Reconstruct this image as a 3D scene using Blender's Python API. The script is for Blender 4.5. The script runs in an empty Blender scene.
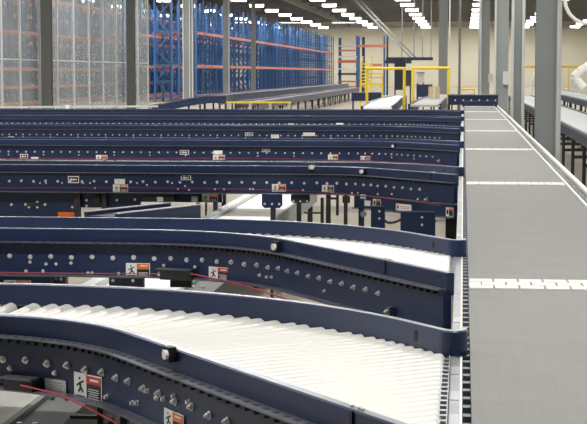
import bpy, math, random
from mathutils import Vector, Matrix
random.seed(7)
S = bpy.context.scene
COL = S.collection
# ------------------------------------------------------------------ camera
FPX, CX, CY = 1600.0, 293.5, 212.0
PSI, TH = math.radians(6.0423), math.radians(4.9651)
EYE = Vector((0, 0, 1.66))
cw = Vector((-math.sin(PSI)*math.cos(TH), math.cos(PSI)*math.cos(TH), -math.sin(TH)))
cr = Vector((math.cos(PSI), math.sin(PSI), 0))
cu = cr.cross(cw)
cam = bpy.data.cameras.new('camera')
cam.sensor_fit = 'HORIZONTAL'; cam.sensor_width = 36.0; cam.lens = FPX*36.0/587.0
cam.clip_start = 0.05; cam.clip_end = 600
camo = bpy.data.objects.new('camera', cam); COL.objects.link(camo)
camo.matrix_world = Matrix.Translation(EYE) @ Matrix((cr, cu, -cw)).transposed().to_4x4()
S.camera = camo
# ------------------------------------------------------------------ world, exposure
w = bpy.data.worlds.new('hall'); S.world = w; w.use_nodes = True
w.node_tree.nodes['Background'].inputs[0].default_value = (.8, .86, 1, 1)
w.node_tree.nodes['Background'].inputs[1].default_value = 0.3
S.view_settings.view_transform = 'Standard'; S.view_settings.look = 'None'
S.view_settings.exposure = 0.0; S.view_settings.gamma = 1.0
S.view_settings.use_curve_mapping = False
LAMP_W = 290.0        # watts of each fluorescent ceiling fixture
LAMP_E = 9.0         # brightness of the tube face

def ray(x, y): return cr*((x-CX)/FPX) - cu*((y-CY)/FPX) + cw
def onz(x, y, z): d = ray(x, y); return EYE + d*((z-EYE.z)/d.z)
def ony(x, y, Y): d = ray(x, y); return EYE + d*(Y/d.y)
def onx(x, y, X): d = ray(x, y); return EYE + d*(X/d.x)

# ------------------------------------------------------------------ materials
def mat(name, col, rough=.5, metal=0., var=.12, scale=8., bump=0., emit=None, spec=.5, coat=0.):
    m = bpy.data.materials.new(name); m.use_nodes = True
    nt = m.node_tree; b = nt.nodes['Principled BSDF']
    b.inputs['Roughness'].default_value = rough; b.inputs['Metallic'].default_value = metal
    b.inputs['Specular IOR Level'].default_value = spec; b.inputs['Coat Weight'].default_value = coat
    if emit:
        b.inputs['Base Color'].default_value = (*col, 1)
        b.inputs['Emission Color'].default_value = (*col, 1); b.inputs['Emission Strength'].default_value = emit
        m.cycles.emission_sampling = 'NONE'
        return m
    tc = nt.nodes.new('ShaderNodeTexCoord'); n = nt.nodes.new('ShaderNodeTexNoise')
    n.inputs['Scale'].default_value = scale; n.inputs['Detail'].default_value = 5
    nt.links.new(tc.outputs['Object'], n.inputs['Vector'])
    r = nt.nodes.new('ShaderNodeValToRGB')
    r.color_ramp.elements[0].position = .3; r.color_ramp.elements[1].position = .7
    r.color_ramp.elements[0].color = (*[c*(1-var) for c in col], 1)
    r.color_ramp.elements[1].color = (*[min(1, c*(1+var)) for c in col], 1)
    nt.links.new(n.outputs['Fac'], r.inputs['Fac']); nt.links.new(r.outputs['Color'], b.inputs['Base Color'])
    if bump:
        bp = nt.nodes.new('ShaderNodeBump'); bp.inputs['Strength'].default_value = bump; bp.inputs['Distance'].default_value = .01
        nt.links.new(n.outputs['Fac'], bp.inputs['Height']); nt.links.new(bp.outputs['Normal'], b.inputs['Normal'])
    return m
M = dict(
 navy=mat('navy_paint', (.0100, .0235, .076), .36, 0, .12, 5),
 gloss=mat('navy_gloss', (.0108, .0250, .080), .36, 0, .12, 5),
 edge_highlight=mat('painted_rail_highlight', (.42, .45, .50), .34, .75, .15, 9),  # pale metal colour that paints the highlight onto the guard tops
 railalu=mat('rail_aluminium', (.34, .36, .39), .4, .4, .08, 12),
 navy_dk=mat('navy_paint_dark', (.006, .0125, .038), .5, 0, .1, 5),
 ledge=mat('worn_flange', (.16, .17, .21), .4, .6, .2, 20),
 black=mat('black_plastic', (.012, .012, .014), .5, 0, .1, 10),
 roller=mat('zinc_roller', (.72, .72, .69), .40, .35, .03, 30),
 steel=mat('bright_steel', (.80, .81, .81), .32, .6, .08, 40),
 alu=mat('aluminium', (.50, .52, .55), .35, .6, .06, 12),
 axle=mat('axle_end', (.035, .04, .05), .5, .3, .1, 30),
 slot=mat('slot_shadow', (.01, .012, .018), .7, 0, .05, 10),
 white=mat('white_plastic', (.85, .85, .80), .45, 0, .03, 10),
 wlink=mat('white_belt_link', (.66, .66, .62), .5, 0, .03, 20),
 wbelt=mat('white_belt', (.86, .86, .80), .55, 0, .04, 3),
 sticker=mat('sticker_white', (.86, .86, .84), .5, 0, .02, 10),
 orange=mat('sticker_orange', (.75, .20, .05), .5, 0, .05, 10),
 redst=mat('sticker_red', (.62, .05, .04), .5, 0, .05, 10),
 stblack=mat('sticker_black', (.02, .02, .02), .5, 0, .05, 10),
 cord=mat('red_cord', (.40, .02, .045), .5, 0, .05, 30),
 grey=mat('grey_paint', (.26, .28, .28), .5, 0, .06, 1.5),
 greycol=mat('column_grey', (.25, .27, .27), .55, 0, .06, .8),
 darkcol=mat('dark_grey', (.12, .13, .12), .6, 0, .06, .8),
 lightcol=mat('light_grey', (.55, .57, .55), .5, 0, .05, .8),
 zinc=mat('dull_zinc', (.42, .45, .44), .5, .2, .05, 4),
 dk=mat('dark_steel', (.035, .037, .04), .5, .2, .1, 3),
 yellow=mat('safety_yellow', (.80, .58, .03), .5, 0, .05, 3),
 rackblue=mat('rack_blue', (.034, .12, .31), .5, 0, .10, .5),
 rackorange=mat('rack_orange', (.60, .20, .13), .5, 0, .10, .5),
 deck=mat('rack_deck', (.20, .22, .26), .6, .3, .1, 1),
 floor=mat('concrete', (.36, .33, .27), .85, 0, .12, .5),
 ceil=mat('roof_deck', (.15, .152, .145), .8, 0, .10, .5),
 beam=mat('roof_steel', (.22, .222, .21), .7, 0, .1, .5),
 card=mat('cardboard', (.62, .47, .30), .8, 0, .1, 6),
 lamp=mat('lamp_tube', (1, .985, .95), .5, emit=LAMP_E),
 housing=mat('lamp_housing', (.75, .76, .75), .5, 0, .04, 3),
 duct=mat('duct_white', (.80, .80, .76), .5, 0, .04, 2),
)
def wall_mat():
    m = mat('beige_panel', (.70, .66, .53), .7, 0, .05, .2)
    nt = m.node_tree; b = nt.nodes['Principled BSDF']
    tc = nt.nodes.new('ShaderNodeTexCoord'); wv = nt.nodes.new('ShaderNodeTexWave')
    wv.inputs['Scale'].default_value = .33; wv.bands_direction = 'X'
    nt.links.new(tc.outputs['Object'], wv.inputs['Vector'])
    bp = nt.nodes.new('ShaderNodeBump'); bp.inputs['Strength'].default_value = .4
    nt.links.new(wv.outputs['Fac'], bp.inputs['Height']); nt.links.new(bp.outputs['Normal'], b.inputs['Normal'])
    return m
M['wall'] = wall_mat()
def belt_mat():
    m = mat('grey_modular_belt', (.178, .178, .172), .6, 0, .05, 6)
    nt = m.node_tree; b = nt.nodes['Principled BSDF']
    src = b.inputs['Base Color'].links[0].from_socket
    tc = nt.nodes.new('ShaderNodeTexCoord'); br = nt.nodes.new('ShaderNodeTexBrick')
    br.inputs['Scale'].default_value = 1.0; br.inputs['Brick Width'].default_value = .104; br.inputs['Row Height'].default_value = .051
    br.inputs['Mortar Size'].default_value = .003; br.inputs['Color1'].default_value = (1, 1, 1, 1)
    br.inputs['Color2'].default_value = (.97, .97, .97, 1); br.inputs['Mortar'].default_value = (.88, .88, .88, 1)
    nt.links.new(tc.outputs['Object'], br.inputs['Vector'])
    mx = nt.nodes.new('ShaderNodeMix'); mx.data_type = 'RGBA'; mx.blend_type = 'MULTIPLY'; mx.inputs[0].default_value = 1
    nt.links.new(src, mx.inputs[6]); nt.links.new(br.outputs['Color'], mx.inputs[7]); nt.links.new(mx.outputs[2], b.inputs['Base Color'])
    return m
M['belt'] = belt_mat()
def mesh_mat():
    m = bpy.data.materials.new('wire_mesh'); m.use_nodes = True; nt = m.node_tree
    b = nt.nodes['Principled BSDF']; b.inputs['Base Color'].default_value = (.36, .39, .40, 1); b.inputs['Roughness'].default_value = .5
    t = nt.nodes.new('ShaderNodeBsdfTransparent'); mx = nt.nodes.new('ShaderNodeMixShader')
    mx.inputs[0].default_value = .40
    nt.links.new(t.outputs[0], mx.inputs[1]); nt.links.new(b.outputs[0], mx.inputs[2])
    nt.links.new(mx.outputs[0], nt.nodes['Material Output'].inputs[0])
    return m
M['mesh'] = mesh_mat()

# ------------------------------------------------------------------ builders
class MB:
    def __init__(s): s.v = []; s.f = []
    def add(s, v, f):
        o = len(s.v); s.v += [tuple(p) for p in v]; s.f += [tuple(i+o for i in q) for q in f]; return s
    def box(s, x0, x1, y0, y1, z0, z1):
        return s.add([(x0,y0,z0),(x1,y0,z0),(x1,y1,z0),(x0,y1,z0),(x0,y0,z1),(x1,y0,z1),(x1,y1,z1),(x0,y1,z1)],
                     [(0,3,2,1),(4,5,6,7),(0,1,5,4),(1,2,6,5),(2,3,7,6),(3,0,4,7)])
    def obox(s, c, ax, ay, az, hx, hy, hz):       # oriented box, half sizes
        c = Vector(c); vs = []
        for k in (-1, 1):
            for i, j in ((-1,-1),(1,-1),(1,1),(-1,1)):
                vs.append(c + ax*(i*hx) + ay*(j*hy) + az*(k*hz))
        return s.add(vs, [(0,3,2,1),(4,5,6,7),(0,1,5,4),(1,2,6,5),(2,3,7,6),(3,0,4,7)])
    def bar(s, a, b, w_, h_):                     # square bar between two points
        a = Vector(a); b = Vector(b); d = (b-a); L = d.length; d.normalize()
        up = Vector((0,0,1)) if abs(d.z) < .95 else Vector((0,1,0))
        sd = d.cross(up).normalized(); u2 = sd.cross(d)
        return s.obox((a+b)/2, d, sd, u2, L/2, w_/2, h_/2)
    def cyl(s, a, b, r0, r1=None, n=12, caps=True):
        r1 = r0 if r1 is None else r1
        a = Vector(a); b = Vector(b); d = (b-a).normalized()
        up = Vector((0,0,1)) if abs(d.z) < .95 else Vector((0,1,0))
        e1 = d.cross(up).normalized(); e2 = d.cross(e1)
        vs = [a + (e1*math.cos(2*math.pi*i/n) + e2*math.sin(2*math.pi*i/n))*r0 for i in range(n)]
        vs += [b + (e1*math.cos(2*math.pi*i/n) + e2*math.sin(2*math.pi*i/n))*r1 for i in range(n)]
        fs = [(i, (i+1) % n, n+(i+1) % n, n+i) for i in range(n)]
        if caps: fs += [tuple(reversed(range(n))), tuple(range(n, 2*n))]
        return s.add(vs, fs)
    def tube(s, pts, r, n=8):
        for i in range(len(pts)-1): s.cyl(pts[i], pts[i+1], r, r, n)
        return s
    def sweep(s, path, prof):                     # closed profile [(n, z)] swept along [(x, y)]
        k = len(prof); rows = []
        for i, p in enumerate(path):
            n = pnormal(path, i)
            for (a, z) in prof: rows.append((p[0]+n[0]*a, p[1]+n[1]*a, z))
        fs = []
        for i in range(len(path)-1):
            for j in range(k):
                fs.append((i*k+j, i*k+(j+1) % k, (i+1)*k+(j+1) % k, (i+1)*k+j))
        fs += [tuple(reversed(range(k))), tuple(range((len(path)-1)*k, len(path)*k))]
        return s.add(rows, fs)
    def mesh(s, name, m, smooth=False):
        me = bpy.data.meshes.new(name); me.from_pydata(s.v, [], s.f); me.materials.append(m)
        import bmesh
        bm = bmesh.new(); bm.from_mesh(me); bmesh.ops.recalc_face_normals(bm, faces=bm.faces); bm.to_mesh(me); bm.free()
        if smooth:
            for p in me.polygons: p.use_smooth = True
            me.set_sharp_from_angle(angle=.75)
        return me
    def build(s, name, m, parent=None, smooth=False, **tags):
        return link(name, s.mesh(name, m, smooth), parent, **tags)
def pnormal(path, i):
    a = path[max(i-1, 0)]; b = path[i]; c = path[min(i+1, len(path)-1)]
    def nrm(p, q):
        d = math.hypot(q[0]-p[0], q[1]-p[1]) or 1e-9
        return (-(q[1]-p[1])/d, (q[0]-p[0])/d)
    if i == 0: return nrm(b, c)
    if i == len(path)-1: return nrm(a, b)
    n1, n2 = nrm(a, b), nrm(b, c)
    m = (n1[0]+n2[0], n1[1]+n2[1]); q = 2/max(m[0]**2+m[1]**2, .5)
    return (m[0]*q, m[1]*q)
def attach(o, parent):
    if parent:
        o.parent = parent; o.matrix_parent_inverse = parent.matrix_basis.inverted()
def link(name, me, parent=None, mw=None, **tags):
    o = bpy.data.objects.new(name, me); COL.objects.link(o)
    if mw is not None: o.matrix_basis = mw
    attach(o, parent)
    for k, v in tags.items(): o[k] = v
    return o
def empty(name, loc, label, cat, group=None):
    o = bpy.data.objects.new(name, None); COL.objects.link(o); o.location = loc
    o.matrix_basis = Matrix.Translation(loc); o.empty_display_size = .1
    o['label'] = label; o['category'] = cat
    if group: o['group'] = group
    return o
def frame_mw(o, ax, ay, az):
    m = Matrix((ax, ay, az)).transposed().to_4x4(); m.translation = Vector(o); return m
ORD = ['first','second','third','fourth','fifth','sixth','seventh','eighth','ninth','tenth','eleventh','twelfth','thirteenth',
       'fourteenth','fifteenth','sixteenth','seventeenth','eighteenth','nineteenth','twentieth']

# ------------------------------------------------------------------ the hall
WY = 198.0; ZC = 8.0
MB().box(-64, 34, -26, WY, -.2, 0).build('floor', M['floor'], kind='structure')
ce = MB().box(-64, 34, -26, WY, ZC, ZC+.2).build('ceiling', M['ceil'], kind='structure')
MB().box(-64, 34, WY, WY+.3, 0, ZC).build('wall_back', M['wall'], kind='structure')
MB().box(-64.3, -64, -26, WY, 0, ZC).build('wall_left', M['wall'], kind='structure')
MB().box(34, 34.3, -26, WY, 0, ZC).build('wall_right', M['wall'], kind='structure')
MB().box(-64, 34, -26.3, -26, 0, ZC).build('wall_front', M['wall'], kind='structure')
jm = MB().box(-49, 49, -.12, .12, -.34, 0).mesh('roof_beam', M['beam'])
for i in range(27):
    link('roof_beam', jm, ce, Matrix.Translation((-15, -2.6+i*7.4, ZC)))
gm = MB().box(-.16, .16, -103, 103, -.62, 0).mesh('roof_girder', M['beam'])
for X in (-29.3, -14.1, 1.14, 16.3):
    link('roof_girder', gm, ce, Matrix.Translation((X, 94.5, ZC)))
MB().box(-64, 34, WY-.35, WY, 6.95, 7.25).build('trim_1', M['housing'], kind='structure')

# ceiling lights ----------------------------------------------------
hous = MB().box(-.60, .60, -.21, .21, 0, .07).box(-.60, .60, -.25, -.21, -.03, .07).box(-.60, .60, .21, .25, -.03, .07).mesh('housing', M['housing'])
tube = MB()
tube.box(-.56, .56, -.17, .17, -.20, -.002).box(-.52, .52, -.13, .13, -.23, -.20)  # luminous bowl made deeper so its shape stands in for lamp glare
tube = tube.mesh('glare_diffuser', M['lamp'])
rod = MB().cyl((0, 0, .07), (0, 0, .79), .01, n=6).mesh('hanger', M['beam'])
arl = bpy.data.lights.new('tube_light', 'AREA'); arl.shape = 'RECTANGLE'; arl.size = 1.2; arl.size_y = .4
arl.energy = LAMP_W; arl.color = (1, .97, .92)
ROWS = [(13.0, 'second row right of the main belt'), (7.1, 'first row right of the main belt'), (1.25, 'row right above the main belt'), (-4.5, 'first row left of the main belt'),
        (-10.8, 'second row left of the main belt'), (-16.7, 'third row left of the main belt'), (-22.3, 'fourth row left of the main belt'),
        (-28.2, 'fifth row left of the main belt')]
for X, rd in ROWS:
    for k in range(19):
        Y = 191.8 - 10.4*k
        t = empty('ceiling_light', (X, Y, 7.2), '%s fluorescent ceiling light from the back wall, %s' % (ORD[k], rd), 'light', 'fluorescent ceiling lights')
        mw = Matrix.Translation((X, Y, 7.2))
        link('housing', hous, t, mw); link('glare_diffuser', tube, t, mw); [link('hanger', rod, t, Matrix.Translation((X+q, Y, 7.2))) for q in (-.5, .5)]
        l = bpy.data.objects.new('tube_light', arl); COL.objects.link(l); l.matrix_basis = Matrix.Translation((X, Y, 6.95)); attach(l, t)
# long tubes in a line across the hall just before the back wall
tb2 = MB().box(-1.25, 1.25, -.08, .08, -.03, 0).mesh('tube', M['lamp']); hb2 = MB().box(-1.3, 1.3, -.12, .12, 0, .08).mesh('housing', M['housing'])
rd2 = MB().cyl((0, 0, .08), (0, 0, .8), .012, n=6).mesh('hanger', M['beam'])
for i, px in enumerate((201, 246, 290.5, 343.5)):
    p = ony(px, 22.5, 178); mw = Matrix.Translation(p)
    t = empty('strip_light', p, 'long narrow strip light over the racks, %s from the left of its line' % ORD[i], 'light', 'strip lights over the racks')
    link('housing', hb2, t, mw); link('tube', tb2, t, mw); [link('hanger', rd2, t, Matrix.Translation(p+Vector((q, 0, 0)))) for q in (-1, 1)]

# ------------------------------------------------------------------ steel columns
def column(X, Y, w_, m, label, pipe=False, boxes=(), flange='Y'):
    t = empty('steel_column', (X, Y, 0), label, 'column', 'building columns')
    h = w_/2; ft = .03
    MB().box(X-h, X+h, Y-.15, Y-.15+ft, 0, ZC).box(X-h, X+h, Y+.15-ft, Y+.15, 0, ZC).box(X-.012, X+.012, Y-.15+ft, Y+.15-ft, 0, ZC).build('shaft', m, t)
    MB().box(X-h-.08, X+h+.08, Y-.23, Y+.23, 0, .03).build('base_plate', M['dk'], t)
    for px, py, pw, ph in boxes:
        p = ony(px, py, Y-.2); s = Y/FPX
        MB().box(p.x-pw*s/2, p.x+pw*s/2, Y-.25, Y-.15, p.z-ph*s/2, p.z+ph*s/2).build('junction_box', M['lightcol'], t)
    if pipe:
        for dx in pipe:
            MB().cyl((X+dx, Y-.2, 0), (X+dx, Y-.2, ZC), .035, n=10).build('conduit', M['lightcol'], t)
    return t
def colX(px, Y): return ony(px, 70, Y).x
column(colX(546.7, 22.6), 22.6, .31, M['greycol'], 'grey steel column beside the main belt, nearest to the camera', pipe=(.155,))
column(colX(517.5, 36.9), 36.9, .24, M['greycol'], 'grey steel column beside the main belt, with light pipes on both edges', pipe=(-.12, .12))
column(colX(501.5, 51.0), 51.0, .42, M['greycol'], 'broad grey steel column with a small grey box, third along the main belt', pipe=(-.20,), boxes=((506.5, 78, 7, 13),))
column(colX(485, 65.4), 65.4, .36, M['greycol'], 'grey steel column with a small box, fourth along the main belt', pipe=(-.17,), boxes=((490.5, 78, 5, 8),))
column(colX(480.2, 79.7), 79.7, .20, M['greycol'], 'thin grey steel column, farthest along the main belt')
column(colX(443, 65.4), 65.4, .36, M['greycol'], 'grey steel column standing behind the yellow goalpost frames')
column(colX(47, 53.5), 53.5, .34, M['darkcol'], 'dark grey steel column, leftmost in front of the mesh partition')
column(colX(131, 67.4), 67.4, .34, M['darkcol'], 'dark grey steel column, rightmost in front of the mesh partition')
column(colX(188.5, 81.8), 81.8, .50, M['greycol'], 'pale grey steel column with pipes, just right of the mesh partition', pipe=(-.24, .1, .24))
column(colX(226.5, 94.9), 94.9, .36, M['greycol'], 'grey steel column in front of the blue racks, with a pale pipe', pipe=(.17,))
column(colX(253.5, 107.3), 107.3, .28, M['greycol'], 'far grey steel column among the blue racks')
for px, Y, r, lab, m in ((459.5, 58, .045, 'dark thin pole standing left of the far end of the main belt', 'darkcol'),
                         (449.3, 70, .03, 'pale thin pipe beside the column behind the goalpost frames', 'lightcol'),
                         (534, 30, .0, '', 'lightcol')):
    if not r: continue
    p = ony(px, 70, Y); z0 = 0 if px > 455 else 3.0
    t = empty('conduit_pole', (p.x, Y, z0), lab, 'pole')
    MB().cyl((p.x, Y, z0), (p.x, Y, ZC), r, n=10).build('pipe', M[m], t)
    for z in (2.2, 4.4, 6.6):
        MB().cyl((p.x, Y, z+1), (p.x, Y, z+1.06), r*1.35, n=10).build('coupling', M[m], t)

# ------------------------------------------------------------------ mesh partition at the left
XP = -14.45
t = empty('mesh_partition', (XP, 56, 0), 'tall pale wire mesh partition at the left in front of the racks', 'partition')
posts = [onx(px, 60, XP).y for px in (1.3, 20, 39.6, 56.8, 73.6, 88.7, 102.8, 115.9, 127, 137.6, 147.8)]
posts = [posts[0]-2*(posts[1]-posts[0]), posts[0]-(posts[1]-posts[0])] + posts
pm = MB().box(-.04, .04, -.04, .04, 0, 6.6).mesh('post', M['lightcol'])
for y in posts: link('post', pm, t, Matrix.Translation((XP, y, 0)))
for a, b in zip(posts, posts[1:]):
    MB().box(XP-.008, XP+.008, a+.05, b-.05, .08, 6.55).build('mesh_panel', M['mesh'], t)
for z in (.05, 2.1, 6.6):
    MB().box(XP-.012, XP+.012, posts[0], posts[-1], z-.02, z+.02).build('rail', M['lightcol'], t)

# ------------------------------------------------------------------ pallet racks
def rack(name_label, X, Y0, Y1, H, levels, bay, depth=1.1, group='blue pallet racks'):
    t = empty('pallet_rack', (X, Y0, 0), name_label, 'rack', group)
    u = MB()
    for x in (-.05, -depth+.05): u.box(x-.05, x+.05, -.04, .04, 0, H)
    z = .3; s = 1
    while z + .9 < H:
        a, b = (-.1, -depth+.1) if s > 0 else (-depth+.1, -.1)
        u.bar((a, 0, z), (b, 0, z+.9), .03, .05); u.bar((-.1, 0, z), (-depth+.1, 0, z), .03, .05); z += .9; s = -s
    u = u.mesh('upright_frame', M['rackblue'])
    n = max(1, round((Y1-Y0)/bay)); bay = (Y1-Y0)/n
    bmz = MB().box(-.03, .03, .05, bay-.05, -.085, .085).mesh('beam', M['rackorange'])
    back = MB(); dk = MB()
    for i in range(n+1): link('upright_frame', u, t, Matrix.Translation((X, Y0+i*bay, 0)))
    for i in range(n):
        for z in levels:
            link('beam', bmz, t, Matrix.Translation((X+.02, Y0+i*bay, z)))
            back.box(X-depth-.05, X-depth+.01, Y0+i*bay+.05, Y0+(i+1)*bay-.05, z-.075, z+.075)
            for q in range(3):
                yy = Y0+i*bay+.25+q*(bay-.5)/3
                dk.box(X-depth, X-.03, yy, yy+.35, z+.076, z+.09)
    back.build('rear_beams', M['rackorange'], t, kind='stuff')
    dk.build('deck_bars', M['deck'], t, kind='stuff')
    return t
rack('long blue pallet rack with orange beams seen behind the mesh partition', -22, 44, 150, 6.4, (.15, .95, 1.86, 3.66, 5.5), 2.7)
rack('long blue pallet rack with orange beams right of the mesh partition', -15.2, 91, 188.5, 5.9, (.25, 2.05, 3.95), 2.5)
rack('blue pallet rack standing directly behind the partition rack, back to back', -23.4, 44, 150, 6.4, (.95, 1.86, 3.66, 5.5), 2.7)
rack('blue pallet rack two aisles behind the mesh partition', -29.5, 60, 180, 6.4, (.95, 1.86, 3.66, 5.5), 3.4)
rack('blue pallet rack directly behind the one right of the partition', -16.6, 91, 188.5, 5.9, (.25, 2.05, 3.95), 2.5)
rack('third blue pallet rack in the block right of the partition', -19.4, 91, 188.5, 5.9, (.25, 2.05, 3.95), 2.5)
# the rack across the far end
p0, p1 = ony(338, 70, 190), ony(357.5, 70, 190)
t = empty('pallet_rack', (p1.x, 190, 0), 'short pallet rack across the far end with pale and red beams', 'rack', 'blue pallet racks')
for px, top in ((340, 38), (357.5, 36)):
    p = ony(px, top, 190); MB().box(p.x-.17, p.x+.17, 189.9, 190.1, 0, p.z).build('upright_frame', M['rackblue'], t)
for py, hh, m in ((46, 1.2, 'housing'), (50.5, 1.6, 'rackorange'), (57, 2.0, 'housing'), (61.5, 3, 'rackorange'), (69, 1.3, 'white'), (74, 2, 'dk'), (81.5, 1.5, 'rackorange'), (87, 2, 'rackorange')):
    z = ony(348, py, 189.8).z; h = hh*190/FPX
    MB().box(p0.x, p1.x, 189.7, 189.85, z-h/2, z+h/2).build('beam', M[m], t)
t = empty('rack_frame', ony(365, 90, 120), 'narrow blue rack frame with a red cross beam near the yellow steps', 'rack')
for px in (358.5, 363.5):
    p = ony(px, 37, 120); MB().box(p.x-.11, p.x+.11, 119.9, 120.1, 0, p.z).build('upright_frame', M['rackblue'] if px < 360 else M['navy'], t)
for px in (384.5, 387.5):
    p = ony(px, 36, 120); MB().box(p.x-.07, p.x+.07, 119.9, 120.1, 0, p.z).build('upright_frame', M['rackblue'] if px < 386 else M['dk'], t)
a, b = ony(358, 46, 119.8), ony(387, 46, 119.8)
MB().box(a.x, b.x, 119.75, 119.85, a.z-.1, a.z+.1).build('beam', M['rackorange'], t)
a = ony(372, 65, 119.8); MB().box(a.x-.1, a.x+.75, 119.75, 119.85, a.z-.1, a.z+.1).build('beam', M['rackorange'], t)

# ------------------------------------------------------------------ spur conveyors
ZT, ZR = .87, .80            # guard top, roller top
def arc_path(Y0, Xc, R, ph, X0, X1):
    pts = [(X0, Y0)]
    n = 36
    for i in range(n+1):
        a = ph*i/n; pts.append((Xc+R*math.sin(a), Y0-R+R*math.cos(a)))
    xe, ye = pts[-1]
    if X1 > xe+.01: pts.append((X1, ye-(X1-xe)*math.tan(ph)))
    return pts
def nose(path, r=.048, back=.02):                # rounded turn back along the main belt
    (x1, y1), (x0, y0) = path[-1], path[-2]
    a0 = math.atan2(y1-y0, x1-x0); n = (-math.sin(a0), math.cos(a0))
    c = (x1+n[0]*r, y1+n[1]*r); out = list(path)
    for i in range(1, 11):
        a = a0 + (math.pi/2-a0)*i/10
        out.append((c[0]+math.sin(a)*r, c[1]-math.cos(a)*r))
    out.append((out[-1][0], out[-1][1]+back)); return out
def resample(path, step_fn):
    """points at varying step along a path: returns (pt, tangent angle)"""
    out = []; acc = 0.; need = 0.
    for (a, b) in zip(path, path[1:]):
        L = math.hypot(b[0]-a[0], b[1]-a[1]); ang = math.atan2(b[1]-a[1], b[0]-a[0]); t = need
        while t <= L:
            p = (a[0]+(b[0]-a[0])*t/L, a[1]+(b[1]-a[1])*t/L); out.append((p, ang)); t += step_fn(ang, p)
        need = t - L
    return out
def hit_path(p, d, path):
    best = None
    for a, b in zip(path, path[1:]):
        ex, ey = b[0]-a[0], b[1]-a[1]; den = d[0]*ey - d[1]*ex
        if abs(den) < 1e-9: continue
        t = ((a[0]-p[0])*ey - (a[1]-p[1])*ex)/den; s_ = ((a[0]-p[0])*d[1] - (a[1]-p[1])*d[0])/den
        if t > 0 and -1e-6 <= s_ <= 1+1e-6 and (best is None or t < best): best = t
    return best
def offset(path, n): return [(p[0]+pnormal(path, i)[0]*n, p[1]+pnormal(path, i)[1]*n) for i, p in enumerate(path)]
bolt_me = MB().cyl((0,0,0), (0,0,.003), .0125, n=10).cyl((0,0,.003), (0,0,.011), .009, .0085, n=6).cyl((0,0,.011), (0,0,.017), .005, .0045, n=8).mesh('bolt', M['steel'])
sbolt_me = MB().cyl((0,0,0), (0,0,.002), .009, n=8).cyl((0,0,.002), (0,0,.010), .0062, n=6).mesh('bolt', M['steel'])

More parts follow.
